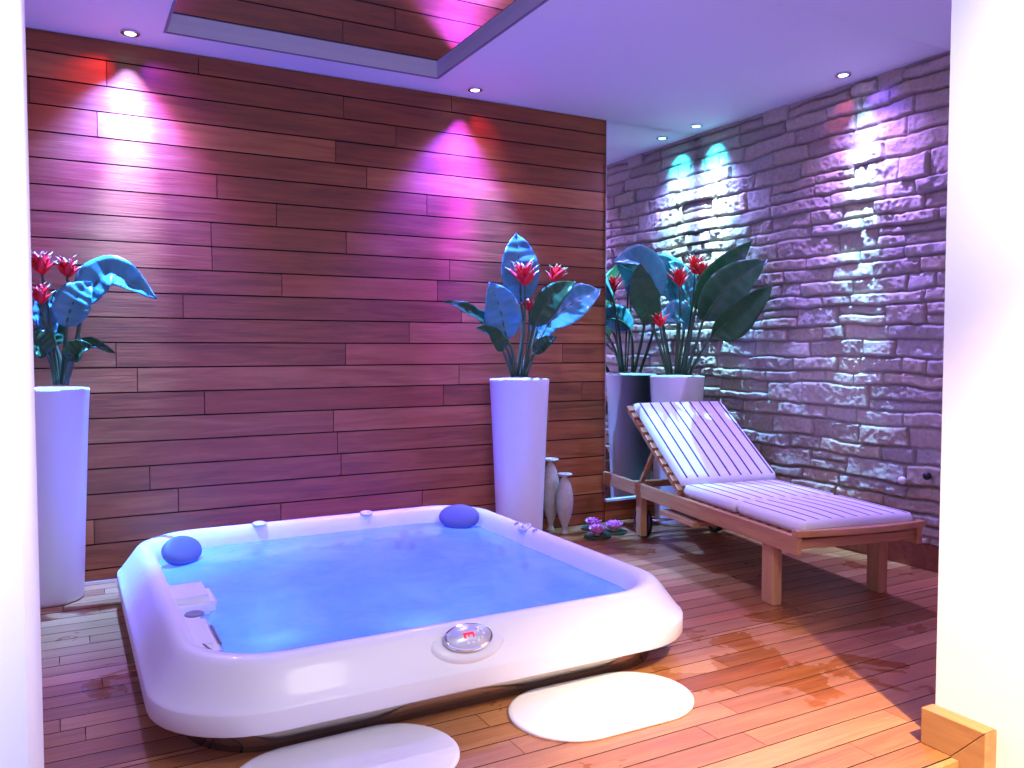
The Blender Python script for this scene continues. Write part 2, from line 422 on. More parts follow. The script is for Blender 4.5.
# downlights
def downlight(x, y, label, lens, vis=True):
    t_ = thing('ceiling_downlight', label, 'light', (x, y, ZC), 0, 'recessed ceiling downlights')
    bm = bmesh.new(); lathe(bm, [(.026, -.0015), (.040, -.0015), (.043, -.006), (.040, -.009), (.030, -.010), (.026, -.007)], 32, cap=False)
    obj('bezel', bm, m_chrome, t_, True)
    bm = bmesh.new(); lathe(bm, [(.0255, -.004), (.024, -.0075), (.010, -.0095)], 32)
    obj('lens', bm, M('lit lens', (.8,.8,.8), .3, emit=lens, es=9), t_, True)
    return t_
def rgb(t_, spots):
    x, y, z = t_.location
    for (dx, dy, color, power, angle, tx, ty, tz) in spots:
        spot('lamp', (x + dx, y + dy, ZC - .014), color, power, angle, 1.0, (x + tx, y + ty, tz), .012, t_)
K_ = (.03, .75, 1)
def wash(dirx, diry, base, steps):                                  # several spots stacked at one fixture, tipped differently to shape its wall streak
    return [(-.010*k if k % 2 else .010*k, 0, col, p, sz, dirx*.18 + ox*abs(diry) , diry*.18 + ox*abs(dirx), z) for k, (col, p, sz, z, ox) in enumerate(steps)]
a = downlight(.31, 4.29, 'lit downlight above the left potted plant', (.35, 1, 1))
rgb(a, wash(0, 1, 0, [((.30,.30,1), 70, 46, 2.34, 0), ((.26,.36,1), 260, 32, 2.10, 0), ((.14,.28,1), 520, 26, 1.65, -.01), ((.10,.12,1), 380, 22, 1.1, -.01)]) +
       [(-.014, 0, (.05,.10,1), 850, 80, -.08, .13, 1.35), (.014, 0, (.14,.03,1), 330, 76, .08, .13, 1.35), (0, 0, (1,.02,.03), 7, 50, -.16, .15, 2.45), (0, 0, (.12,.03,1), 30, 60, .18, .15, 2.42),
        (0, 0, (.06,.9,1), 45, 26, -.07, .17, 1.75), (0, 0, K_, 420, 40, -.13, -.08, 1.45), (0, 0, (.05,.8,1), 110, 24, .36, -.34, .28), (0, 0, (.35,.25,1), 150, 130, .0, -.5, 1.0)])
b = downlight(2.095, 4.28, 'lit downlight above the middle potted plant', (.8, .75, 1))
rgb(b, wash(0, 1, 0, [((.22,.04,1), 60, 46, 2.34, -.02), ((.20,.03,1), 230, 30, 2.08, -.02), ((.14,.02,1), 420, 24, 1.6, -.02), ((.08,.02,1), 420, 22, 1.1, -.02)]) +
       [(-.014, 0, (.06,.02,1), 900, 80, -.08, .13, 1.3), (.014, 0, (.25,.02,.9), 90, 50, .08, .15, 1.7), (0, 0, (1,.03,.03), 5, 46, .12, .15, 2.45),
        (.012, 0, K_, 220, 52, .27, -.08, 1.40), (0, 0, (.35,.25,1), 140, 130, 0, -.5, 1.0)])
c = downlight(3.72, 3.10, 'lit downlight close to the stone wall, nearest the doorway', (.6, 1, 1))
rgb(c, wash(1, 0, 0, [((.20,.45,1), 24, 44, 2.32, 0), ((.30,.80,1), 90, 26, 2.05, 0), ((.22,.80,1), 220, 20, 1.5, .015), ((.15,.6,1), 200, 18, .9, .0)]) +
       [(0, -.012, (.15,.2,1), 90, 60, .15, -.08, 1.4), (0, 0, (1,.1,.25), 3, 44, .16, .14, 2.45), (0, 0, (.15,.08,1), 12, 60, .16, -.14, 2.42), (0, 0, (.25,.75,1), 60, 34, .15, .05, .5), (0, 0, (.38,.22,1), 190, 130, -.5, -.2, 1.0)])
d = downlight(3.72, 4.27, 'lit downlight in the corner between mirror and stone wall', (.3, .95, 1))
rgb(d, wash(1, 0, 0, [((.04,.65,1), 50, 66, 2.34, 0), ((.75,.95,1), 190, 36, 2.12, 0), ((.4,.9,1), 260, 28, 1.7, 0)]) +
       [(0, 0, (.25,.4,1), 60, 70, .15, -.05, 1.6), (0, 0, K_, 260, 60, -.14, -.10, 1.4), (.0, 0, (.28,.24,.95), 190, 120, -.45, .05, .7)])


# ---------------------------------------------------------------- hot tub
tub = thing('hot_tub', 'large white acrylic hot tub sunk into the wooden deck', 'hot tub', (TX, TY, 0))
def loops(bm, prof, n=10):
    prev = None; first = None
    for ix, z, r in prof:
        cur = [bm.verts.new((x, y, z)) for x, y in rrect(THX - ix, THY - ix, r, n)]
        if prev: bridge(bm, prev, cur)
        else: first = cur
        prev = cur
    return first, prev
bm = bmesh.new()
prof = [(.104, .1005, .25), (.010, .098, .30), (.002, .101, .31), (.0, .106, .31), (.0, .158, .31), (.002, .163, .31), (.008, .168, .31), (.030, .202, .30), (.058, .243, .28), (.072, .262, .27),
        (.085, .275, .26), (.100, .2815, .26), (.116, .2815, .25), (.131, .274, .25), (.143, .259, .24), (.152, .235, .24), (.160, .205, .24),
        (.178, .12, .24), (.215, .02, .24), (.29, -.06, .24), (.31, -.12, .24), (.34, -.16, .22), (.40, -.175, .2), (.52, -.18, .2), (.56, -.20, .18), (.58, -.30, .16), (.60, -.46, .14), (.66, -.49, .12)]
f, l = loops(bm, prof); bm.faces.new(l)
sh = obj('shell', bm, m_acryl, tub, True)
bm = bmesh.new(); loops(bm, [(.13, .101, .24), (.106, .100, .25), (.106, .001, .25), (.13, .0, .24)])
obj('skirt', bm, m_skirt, tub, True)
# water
m_water = M('tub water', (.20, .42, 1.0), .06, spec=.6)
t = NT(m_water); tc = t.n('ShaderNodeTexCoord')
n1 = t.noise(tc.outputs['Object'], 9, 4, .6, .4); n2 = t.noise(tc.outputs['Object'], 34, 4)
cl = t.ramp(t.noise(tc.outputs['Object'], 4.2, 5, .6, .8), [(.34, (.17, .37, .93)), (.74, (.29, .49, .98))])
t.l(cl, t.b.inputs['Base Color'])
bu = t.bump(t.math('ADD', t.math('MULTIPLY', n1, 1.0), t.math('MULTIPLY', n2, .4)), .30, .012)
tr = t.n('ShaderNodeBsdfTransparent'); tr.inputs[0].default_value = (.42, .66, 1, 1)
mx = t.n('ShaderNodeMixShader'); mx.inputs[0].default_value = .52
lw = t.n('ShaderNodeFresnel'); lw.inputs[0].default_value = 1.33
t.l(t.math('MINIMUM', t.math('ADD', lw.outputs[0], .50), 1.0), mx.inputs[0])
t.l(tr.outputs[0], mx.inputs[1]); t.l(t.b.outputs[0], mx.inputs[2]); t.l(mx.outputs[0], m_water.node_tree.nodes['Material Output'].inputs[0])
bm = bmesh.new(); N = 90; hx, hy, rr = THX - .1565, THY - .1565, .238
grid = {}
def inside(x, y):
    qx, qy = abs(x) - (hx - rr), abs(y) - (hy - rr)
    return math.hypot(max(qx, 0), max(qy, 0)) + min(max(qx, qy), 0) <= rr
outl = rrect(hx, hy, rr, 10)
prev = None
for k in range(0, 41):
    s = 1 - k/41
    cur = [bm.verts.new((x*s, y*s, .205 + .0022*noise.noise(Vector((x*s*9, y*s*9, 0))) + .0012*noise.noise(Vector((x*s*26, y*s*26, 3))))) for x, y in outl]
    if prev: bridge(bm, prev, cur)
    prev = cur
bm.faces.new(prev)
wt = obj('tub_water', bm, m_water, None, True); wt.location = (TX, TY, 0)
tag(wt, 'pale blue rippling water filling the white hot tub', 'water')
# underwater lamps of the tub
for x, y in ((-.35, -.4), (.35, .4), (-.3, .5), (.35, -.45)):
    d_ = bpy.data.lights.new('underwater_lamp', 'POINT'); d_.energy = 5; d_.color = (.12, .26, 1); d_.shadow_soft_size = .05
    o = bpy.data.objects.new('underwater_lamp', d_); COL.objects.link(o); o.location = (x, y, -.02); o.parent = tub
# head pillows in the two rear corners
def pillow(x, y, z, rot, tilt):
    bm = bmesh.new(); bmesh.ops.create_uvsphere(bm, u_segments=32, v_segments=20, radius=1)
    for v_ in bm.verts:
        c_ = v_.co; v_.co = Vector((.108*c_.x, .030*math.copysign(abs(c_.y)**.6, c_.y), .070*c_.z))
    bm.transform(Matrix.Translation((x, y, z)) @ Matrix.Rotation(rot, 4, 'Z') @ Matrix.Rotation(tilt, 4, 'X'))
    return obj('pillow', bm, m_pillow, tub, True)
pillow(-.690, .605, .255, math.radians(42), math.radians(-40))
pillow(.690, .680, .255, math.radians(-34), math.radians(-40))
# jets on the rear reclining wall
def disc(name, c, nrm, r, h, mat, parent, n=20, prof=None):
    bm = bmesh.new(); nrm = Vector(nrm).normalized(); c = Vector(c)
    pr = prof or [(r, 0), (r, h*.6), (r*.85, h), (r*.4, h), (r*.3, h*.3)]
    rs_ = [ring(bm, c + nrm*z, nrm, q, n) for q, z in pr]
    for a_, b_ in zip(rs_, rs_[1:]): bridge(bm, a_, b_)
    bm.faces.new(rs_[-1]); bm.faces.new(rs_[0][::-1])
    return obj(name, bm, mat, parent, True)
for x, z in ((-.08, .15), (.09, .15), (-.33, .16), (.44, .16), (.53, .17), (.62, .155), (.48, .10), (.58, .09), (.40, .11)):
    yy = THY - .160 - (.205 - z)*.24
    disc('jet', (x, yy, z), (0, -1, .3), .022, .008, m_jet, tub)
for y, z in ((.35, .14), (.1, .12)):
    disc('jet', (THX - .160 - (.205 - z)*.24, y, z), (-1, 0, .3), .020, .008, m_jet, tub)
# armrest block reaching into the water from the left rim, and the filter housing in front of it
def soft_block(name, x0, x1, y0, y1, z0, z1, mat, r=.03):
    bm = newbox(x0, x1, y0, y1, z0, z1)
    bmesh.ops.bevel(bm, geom=list(bm.edges), offset=r, segments=5, affect='EDGES')
    o = obj(name, bm, mat, tub, True); o.modifiers.new('normals', 'WEIGHTED_NORMAL'); return o
soft_block('armrest', -.87, -.665, -.20, .03, .175, .270, m_acryl, .028)
soft_block('armrest_base', -.86, -.70, -.16, .0, .0, .185, m_acryl, .02)
soft_block('filter_housing', -.84, -.715, -.62, -.225, .02, .236, m_acryl, .028)
disc('diverter_knob', (-.757, -.285, .2355), (0, 0, 1), .032, .008, m_grey, tub)
bm = newbox(-.717, -.708, -.54, -.34, .150, .215); bmesh.ops.bevel(bm, geom=list(bm.edges), offset=.004, segments=2, affect='EDGES')
obj('filter_grille', bm, m_grey, tub, True)
disc('overflow_slot', (-.768, -.700, .250), (1, .25, .9), .030, .004, m_grey, tub)
# small knob cluster near the right rear rim
disc('diverter_knob', (.818, .20, .276), (-.45, 0, 1), .030, .014, m_panel, tub, prof=[(.034, -.004), (.034, .006), (.026, .010), (.022, .007), (.014, .007), (.012, .014)])
for dy in (-.09, .09): disc('rim_light', (.822, .20 + dy, .279), (-.3, 0, 1), .012, .005, m_chrome, tub)
for x in (-.30, .25): disc('diverter_knob', (x, .885, .281), (0, -.1, 1), .034, .007, m_acryl, tub)
# control panel on the front rim
def ell(bm, c, rx, ry, z):
    return [bm.verts.new((c[0]+rx*math.cos(2*PI*k/36), c[1]+ry*math.sin(2*PI*k/36), z)) for k in range(36)]
tilt = Matrix.Translation((-.043, -.955, .238)) @ Matrix.Rotation(math.radians(42), 4, 'X')
def tilted(name, prof, mat, parent, off=(0, 0)):
    bm = bmesh.new(); pv = None; fst = None
    for rx, ry, z in prof:
        cu = ell(bm, off, rx, ry, z)
        if pv: bridge(bm, pv, cu)
        else: fst = cu
        pv = cu
    bm.faces.new(pv); bm.faces.new(fst[::-1]); bm.transform(tilt); return obj(name, bm, mat, parent, True)
tilted('panel_mount', [(.135, .075, -.06), (.130, .070, -.004), (.115, .062, .003), (.085, .047, .004)], m_acryl, tub)
cp = tilted('control_panel', [(.082, .046, .003), (.084, .048, .014), (.080, .044, .020)], m_chrome, tub)
tilted('panel_face', [(.076, .0405, .0202), (.075, .040, .022)], m_panel, cp, (0, .001))
bm = bmesh.new()
for x0, x1, y0, y1 in ((-.018, .018, .004, .012), (-.018, -.011, -.007, .004), (-.0035, .0015, -.003, .004), (.012, .018, -.006, .004)):
    box(bm, x0, x1, y0, y1, .0222, .0234)
bm.transform(tilt); obj('display', bm, m_red, cp)
for x, y in ((-.012, -.024), (.006, -.024), (.024, -.020), (.040, -.012), (.050, .0), (.046, .014), (.034, .022)):
    tilted('button', [(.0055, .0045, .0222), (.005, .004, .0242)], m_mat, cp, (x, y))

# ---------------------------------------------------------------- bath mats
def mat_mesh(L, W):
    bm = bmesh.new(); r = W/2; P = []
    for sgn in (1, -1):
        for k in range(25):
            a_ = -PI/2 + PI*k/24
            P.append((sgn*(L/2 - r + r*math.cos(a_)), sgn*r*math.sin(a_)))
    pv = None
    for s, z in ((1, .0), (1.0, .008), (.985, .012), (.95, .0125)):
        cu = [bm.verts.new((x*s, y*s, z)) for x, y in P]
        if pv: bridge(bm, pv, cu)
        else: fs_ = cu
        pv = cu
    bm.faces.new(pv); bm.faces.new(fs_[::-1]); return bm
o1 = obj('bath_mat', mat_mesh(.635, .385), m_mat, None, True); o1.location = (1.500, 2.144, .001); o1.rotation_euler = (0, 0, math.radians(-1))
tag(o1, 'white oval bath mat fully in view on the deck, right of the control panel', 'bath mat', 'oval bath mats')
o2 = o1.copy(); COL.objects.link(o2); o2.location = (.660, 2.144, .001); o2.rotation_euler = (0, 0, math.radians(1))
tag(o2, 'white oval bath mat left of the control panel, cut by the lower picture edge', 'bath mat', 'oval bath mats')

# ---------------------------------------------------------------- tall pots with plants
def pot(x, y, label):
    t_ = thing('tall_planter', label, 'planter', (x, y, .001), 0, 'tall white planters')
    bm = bmesh.new()
    lathe(bm, [(.125, 0), (.132, .004), (.135, .02), (.150, .40), (.166, .78), (.176, .952), (.1765, .960), (.174, .964), (.170, .962), (.166, .94), (.162, .90)], 56, cap=False)
    obj('pot', bm, m_pot, t_, True)
    bm = bmesh.new(); lathe(bm, [(.163, .905), (.16, .918), (.08, .925), (.02, .93)], 32)
    obj('soil', bm, m_soil, t_, True)
def crv(P, t_):                                                    # Catmull-Rom through the points
    n = len(P)-1; s = min(int(t_*n), n-1); u = t_*n - s
    p = [Vector(P[max(min(s+k, n), 0)]) for k in (-1, 0, 1, 2)]
    if s == 0: p[0] = p[1]*2 - p[2]
    if s == n-1: p[3] = p[2]*2 - p[1]
    return .5*((2*p[1]) + (p[2]-p[0])*u + (2*p[0]-5*p[1]+4*p[2]-p[3])*u*u + (3*p[1]-p[0]-3*p[2]+p[3])*u**3)
VIEW = Vector((0, -1, .25))
def leaf(root, P, width, mat, seed, start=.38):
    rnd = random.Random(seed); bm = bmesh.new(); uv = bm.loops.layers.uv.new('uv'); rows = []; N = 26; K = 4
    tw = rnd.uniform(-.5, .5); fold = rnd.uniform(.25, .5); ph = rnd.uniform(0, 6)
    for i_ in range(N+1):
        s = i_/N; tt = start + (1-start)*s
        p = crv(P, tt); d_ = (crv(P, min(tt+.01, 1)) - crv(P, tt-.01)).normalized()
        nrm = (VIEW + Vector((tw, 0, .4*(s)))).normalized(); side = d_.cross(nrm).normalized(); nn_ = side.cross(d_).normalized()
        w_ = width*(math.sin(PI*min(s*1.02, 1)**.78)**.72)*.62 + .001
        row = []
        for k in range(-K, K+1):
            u = k/K
            q = p + side*w_*u*math.cos(fold*abs(u)) + nn_*(w_*abs(u)*math.sin(fold) + .006*math.sin(s*17+ph+u*2)*abs(u) + .003*math.sin(s*41+ph))
            row.append((bm.verts.new(q), (u*.5+.5, s)))
        rows.append(row)
    for a_, b_ in zip(rows, rows[1:]):
        for k in range(2*K):
            f_ = bm.faces.new((a_[k][0], a_[k+1][0], b_[k+1][0], b_[k][0]))
            for lp, uvc in zip(f_.loops, (a_[k][1], a_[k+1][1], b_[k+1][1], b_[k][1])): lp[uv].uv = uvc
    o = obj('leaf', bm, mat, root, True)
    o.matrix_parent_inverse = Matrix.Translation(-root.location)
    so = o.modifiers.new('thickness', 'SOLIDIFY'); so.thickness = .0015
    bm = bmesh.new(); tube(bm, [crv(P, k/14*.97) + Vector((0, .003, -.002)) for k in range(15)], lambda s_: .0095*(1-s_)+.0025, 8)
    obj('leaf_stalk', bm, m_stem, o, True)
def flower(root, P, size, seed):
    rnd = random.Random(seed); tip = Vector(P[-1]); base = crv(P, .72)
    ax = (tip - crv(P, .9)).normalized()
    bm = bmesh.new(); tube(bm, [crv(P, k/12*.8) for k in range(13)], .006, 8)
    st_ = obj('flower_stem', bm, m_stem, root, True); st_.matrix_parent_inverse = Matrix.Translation(-root.location)
    bm = bmesh.new()
    c0 = crv(P, .78); H_ = max((tip - c0).length, size*1.7)
    for k in range(15):
        a_ = k*2.4; lv = k/15
        out = Vector((math.cos(a_), math.sin(a_), 0)); b0 = c0 + ax*H_*(.02 + .42*lv); L_ = H_*(.72 - .25*lv)*rnd.uniform(.85, 1.2)
        dirv = (ax*.9 + out*(.70 - .4*lv)).normalized(); sd = dirv.cross(out).normalized(); wd = size*.30
        pv = None; up_ = sd.cross(dirv)
        for s, w_, cu in [(0, .25, 0), (.25, 1.0, .02), (.55, .8, .05), (.82, .35, .12), (1.0, .04, .24)]:
            c_ = b0 + dirv*L_*s + out*L_*cu*.9
            cur = [bm.verts.new(q) for q in (c_ - sd*wd*w_, c_ - up_*wd*w_*.5, c_ + sd*wd*w_, c_ + up_*wd*w_*.35)]
            if pv:
                for q in range(4):
                    bm.faces.new((pv[q], pv[(q+1)%4], cur[(q+1)%4], cur[q])).material_index = 1 if s == 1.0 else 0
            pv = cur
    fl = obj('flower', bm, m_petal, root, True); fl.data.materials.append(m_tip); fl.matrix_parent_inverse = Matrix.Translation(-root.location)
def plant(name, label, data, x, y, cyan_lit, seed):
    root = thing(name, label, 'plant', (x, y, .93), 0, 'bird of paradise plants in the planters')
    n = 0
    for j, (kind, w_, P) in enumerate(data):
        if kind == 'leaf': leaf(root, P, w_, m_leaf_lit if j in cyan_lit else m_leaf, seed*100+j, .45 if w_ > .06 else .35)
        else: flower(root, P, w_, seed*100+j)
PLANT_M = [
    ('leaf', 0.185, [(2.346, 4.24, 0.983), (2.381, 4.23, 1.253), (2.361, 4.22, 1.451), (2.337, 4.2, 1.646), (2.328, 4.22, 1.815)]),
    ('leaf', 0.181, [(2.315, 4.22, 0.984), (2.297, 4.2, 1.124), (2.24, 4.18, 1.222), (2.185, 4.16, 1.392), (2.121, 4.16, 1.519)]),
    ('leaf', 0.073, [(2.337, 4.26, 0.982), (2.291, 4.25, 1.136), (2.171, 4.22, 1.274), (1.987, 4.18, 1.36), (1.844, 4.16, 1.405)]),
    ('leaf', 0.084, [(2.308, 4.22, 0.984), (2.258, 4.2, 1.078), (2.214, 4.18, 1.147), (2.128, 4.15, 1.221), (2.01, 4.1, 1.263)]),
    ('leaf', 0.122, [(2.382, 4.22, 0.983), (2.4, 4.18, 1.165), (2.417, 4.14, 1.298), (2.5, 4.1, 1.443), (2.653, 4.08, 1.54)]),
    ('leaf', 0.192, [(2.418, 4.26, 0.981), (2.505, 4.28, 1.159), (2.608, 4.3, 1.305), (2.794, 4.32, 1.432), (3.01, 4.34, 1.521)]),
    ('leaf', 0.068, [(2.371, 4.2, 0.984), (2.4, 4.18, 1.066), (2.428, 4.16, 1.124), (2.472, 4.13, 1.177), (2.535, 4.1, 1.212)]),
    ('leaf', 0.142, [(2.4, 4.3, 0.98), (2.477, 4.34, 1.123), (2.545, 4.36, 1.227), (2.607, 4.38, 1.307), (2.642, 4.38, 1.37)]),
    ('flower', 0.103, [(2.351, 4.2, 0.984), (2.343, 4.14, 1.366), (2.325, 4.12, 1.581)]),
    ('flower', 0.084, [(2.41, 4.27, 0.981), (2.552, 4.3, 1.377), (2.686, 4.3, 1.66)]),
    ('flower', 0.055, [(2.364, 4.2, 0.984), (2.381, 4.16, 1.252), (2.375, 4.15, 1.425)]),
]
PLANT_L = [
    ('leaf', 0.140, [(0.012, 4.25, 0.985), (0.055, 4.24, 1.162), (0.1, 4.22, 1.366), (0.207, 4.2, 1.491), (0.393, 4.18, 1.376)]),
    ('leaf', 0.128, [(0.004, 4.22, 0.986), (0.015, 4.2, 1.139), (0.021, 4.18, 1.264), (0.059, 4.18, 1.371), (0.125, 4.2, 1.446)]),
    ('leaf', 0.043, [(0.012, 4.24, 0.985), (0.03, 4.22, 1.094), (0.079, 4.2, 1.166), (0.138, 4.16, 1.162), (0.213, 4.13, 1.121)]),
    ('leaf', 0.117, [(-0.028, 4.22, 0.987), (-0.041, 4.2, 1.072), (-0.063, 4.17, 1.13), (-0.099, 4.14, 1.174), (-0.149, 4.1, 1.225)]),
    ('leaf', 0.098, [(-0.024, 4.27, 0.985), (-0.033, 4.27, 1.116), (-0.059, 4.26, 1.206), (-0.084, 4.26, 1.318), (-0.108, 4.26, 1.429)]),
    ('leaf', 0.099, [(-0.012, 4.3, 0.983), (-0.01, 4.31, 1.093), (-0.028, 4.32, 1.175), (-0.038, 4.33, 1.276), (-0.019, 4.34, 1.414)]),
    ('leaf', 0.085, [(-0.0, 4.2, 0.987), (0.013, 4.18, 1.05), (0.03, 4.16, 1.104), (0.069, 4.13, 1.139), (0.116, 4.1, 1.157)]),
    ('flower', 0.075, [(-0.02, 4.24, 0.986), (-0.052, 4.22, 1.317), (-0.084, 4.2, 1.579)]),
    ('flower', 0.070, [(-0.008, 4.26, 0.985), (0.023, 4.24, 1.319), (0.028, 4.22, 1.56)]),
    ('flower', 0.064, [(-0.028, 4.2, 0.988), (-0.057, 4.17, 1.227), (-0.087, 4.15, 1.418)]),
]
PLANT_C = [
    ('leaf', 0.161, [(3.507, 4.12, 0.98), (3.494, 4.05, 1.198), (3.468, 3.95, 1.432), (3.581, 3.88, 1.611), (3.746, 3.78, 1.806)]),
    ('leaf', 0.226, [(3.506, 4.1, 0.981), (3.5, 4.0, 1.166), (3.472, 3.88, 1.35), (3.589, 3.8, 1.526), (3.781, 3.68, 1.688)]),
    ('leaf', 0.199, [(3.539, 4.1, 0.98), (3.533, 4.0, 1.103), (3.504, 3.86, 1.221), (3.619, 3.76, 1.354), (3.784, 3.64, 1.528)]),
    ('leaf', 0.178, [(3.458, 4.18, 0.979), (3.406, 4.2, 1.263), (3.339, 4.2, 1.517), (3.195, 4.18, 1.686), (2.959, 4.14, 1.671)]),
    ('leaf', 0.171, [(3.376, 4.12, 0.982), (3.262, 4.08, 1.197), (3.175, 4.05, 1.331), (3.081, 4.02, 1.486), (3.057, 4.0, 1.663)]),
    ('leaf', 0.185, [(3.525, 4.22, 0.977), (3.572, 4.26, 1.266), (3.569, 4.28, 1.464), (3.5, 4.28, 1.645), (3.336, 4.26, 1.726)]),
    ('leaf', 0.167, [(3.525, 4.2, 0.978), (3.539, 4.18, 1.167), (3.529, 4.15, 1.296), (3.42, 4.1, 1.356), (3.244, 4.04, 1.308)]),
    ('leaf', 0.172, [(3.575, 4.22, 0.976), (3.665, 4.25, 1.267), (3.663, 4.25, 1.465), (3.593, 4.25, 1.608), (3.45, 4.22, 1.703)]),
    ('flower', 0.061, [(3.458, 4.14, 0.98), (3.453, 4.1, 1.325), (3.424, 4.08, 1.689)]),
    ('flower', 0.063, [(3.508, 4.16, 0.979), (3.568, 4.12, 1.392), (3.579, 4.1, 1.775)]),
    ('flower', 0.062, [(3.507, 4.14, 0.98), (3.567, 4.08, 1.39), (3.61, 4.04, 1.719)]),
    ('flower', 0.059, [(3.376, 4.1, 0.983), (3.294, 4.06, 1.135), (3.204, 4.02, 1.386)]),
]

pot(-.068, 4.27, 'tall white tapered planter beside the left doorway jamb')
pot(2.368, 4.25, 'tall white tapered planter against the boards, behind the hot tub')
pot(3.517, 4.20, 'tall white tapered planter in the mirror corner behind the lounger')
plant('flowering_plant', 'red flowered plant with one arching blue lit leaf, beside the left jamb', PLANT_L, -.068, 4.27, {0, 1, 4}, 1)
plant('flowering_plant', 'red flowered plant with curled blue lit and green leaves against the wood boards', PLANT_M, 2.368, 4.25, {0, 1, 5, 7}, 2)
plant('flowering_plant', 'red flowered plant with broad dark leaves leaning over the lounger from the corner', PLANT_C, 3.517, 4.20, {3, 5, 6, 7}, 3)

# ---------------------------------------------------------------- vases
def vase(x, y, h, r, label):
    t_ = thing('slender_vase', label, 'vase', (x, y, .001), 0, 'slender stoneware vases')
    bm = bmesh.new(); pr = [(.42, 0), (.45, .01), (.30, .05), (.26, .08), (.40, .15), (.72, .28), (.93, .42), (1.0, .54), (.93, .68), (.70, .82), (.42, .91), (.24, .95), (.22, .965)]
    lathe(bm, [(a_*r, b_*h) for a_, b_ in pr], 32); obj('body', bm, m_vase, t_, True)
    bm = bmesh.new(); lathe(bm, [(.25*r, .966*h), (.80*r, .972*h), (.88*r, .985*h), (.80*r, 1.0*h), (.3*r, .998*h), (.25*r, .98*h)], 32, cap=False)
    obj('rim', bm, m_vase, t_, True)
vase(2.672, 4.393, .455, .058, 'taller of two slender stone vases, behind the shorter one by the middle planter')
vase(2.700, 4.272, .375, .054, 'shorter of two slender stone vases, standing in front of the taller one')

# ---------------------------------------------------------------- lotus flowers on leaf pads
def lotus(x, y, s, rot, label, pad=True, z=.001):
    t_ = thing('lotus_flower', label, 'flower', (x, y, z), rot, 'pink lotus flowers on the deck')
    bm = bmesh.new()
    for ringi, (nn_, el, L_) in enumerate(((8, .35, 1.0), (8, .75, .92), (6, 1.15, .8))):
        for k in range(nn_):
            a_ = 2*PI*k/nn_ + ringi*.4; o_ = Vector((math.cos(a_), math.sin(a_), 0)); pv = None
            for u, w_ in ((0, .12), (.3, .30), (.6, .36), (.85, .2), (1, .02)):
                e_ = el + .35*u; sd = Vector((-o_.y, o_.x, 0))
                c_ = o_*s*L_*u*math.cos(e_*.9) + Vector((0, 0, .012 + s*L_*u*math.sin(e_)))
                cur = [bm.verts.new(c_ + sd*s*w_*q - o_*abs(q)*0 + Vector((0,0,abs(q)*s*.08))) for q in (-1, 0, 1)]
                if pv:
                    bm.faces.new((pv[0], pv[1], cur[1], cur[0])); bm.faces.new((pv[1], pv[2], cur[2], cur[1]))
                pv = cur
    o = obj('petals', bm, m_lotus, t_, True); so = o.modifiers.new('thickness', 'SOLIDIFY'); so.thickness = .0015
    bm = bmesh.new(); lathe(bm, [(.018, .013), (.02, .03), (.014, .036)], 16); obj('stamens', bm, m_lotus_c, t_, True)
    if pad:
        bm = bmesh.new(); n = 30; c0 = []; c1 = []
        for k in range(n):
            a_ = .2 + (2*PI-.4)*k/(n-1); q = 1.12*s*(1+.05*math.sin(5*a_))
            c0.append(bm.verts.new((q*math.cos(a_), q*math.sin(a_), .001))); c1.append(bm.verts.new((q*math.cos(a_), q*math.sin(a_), .012+.004*math.sin(3*a_))))
        i0 = bm.verts.new((0, 0, .001)); i1 = bm.verts.new((0, 0, .006)); c0.append(i0); c1.append(i1)
        bridge(bm, c0, c1); bm.faces.new(c0[::-1])
        for k in range(n-1): bm.faces.new((c1[k], c1[k+1], i1))
        obj('lily_pad', bm, m_pad, t_, False)
lotus(2.825, 4.10, .072, .3, 'pink lotus flower nearest the vases, on a dark leaf pad')
lotus(2.985, 4.15, .072, 1.9, 'pink lotus flower nearest the lounger wheel, on a dark leaf pad')
lotus(2.93, 4.30, .066, 1.1, 'pink lotus flower at the back, close to the boards')

# ---------------------------------------------------------------- sun lounger
ROT = -math.radians(10.3)
lg = thing('sun_lounger', 'teak sun lounger with raised back, wheels and striped cushion on it', 'lounger', (2.700, 2.445, .001), ROT)
W, LL = .668, 1.95
for x in (0, W-.028):
    obj('side_rail', newbox(x, x+.028, 0, LL, .272, .350), m_teak, lg, bevel=.003)
for x in (.0285, W-.0285-.05):
    obj('leg', newbox(x-.012 if x < .1 else x+.012, (x-.012 if x < .1 else x+.012)+.05, .185, .265, 0, .2715), m_teakz, lg, bevel=.003)
for x in (.030, W-.030-.038):
    obj('leg', newbox(x, x+.038, 1.47, 1.54, .028, .2715), m_teakz, lg, bevel=.003)
for x, s in ((.085, 1), (W-.085, -1)):
    bm = bmesh.new(); c_ = Vector((x, 1.555, .100))
    rg = [ring(bm, c_ + Vector((q, 0, 0)), (1, 0, 0), r_, 32) for q, r_ in ((-.014, .088), (-.012, .098), (.012, .098), (.014, .088))]
    for a_, b_ in zip(rg, rg[1:]): bridge(bm, a_, b_)
    rg2 = [ring(bm, c_ + Vector((q, 0, 0)), (1, 0, 0), .078, 32) for q in (.014, -.014)]
    bridge(bm, rg[-1], rg2[0]); bridge(bm, rg2[0], rg2[1]); bridge(bm, rg2[1], rg[0])
    tyre = obj('wheel', bm, m_black, lg, True)
    bm = bmesh.new(); a_ = ring(bm, c_ + Vector((-.010, 0, 0)), (1, 0, 0), .0775, 32); b_ = ring(bm, c_ + Vector((.010, 0, 0)), (1, 0, 0), .0775, 32); bridge(bm, a_, b_); bm.faces.new(a_); bm.faces.new(b_)
    obj('hub', bm, m_teakz, tyre)
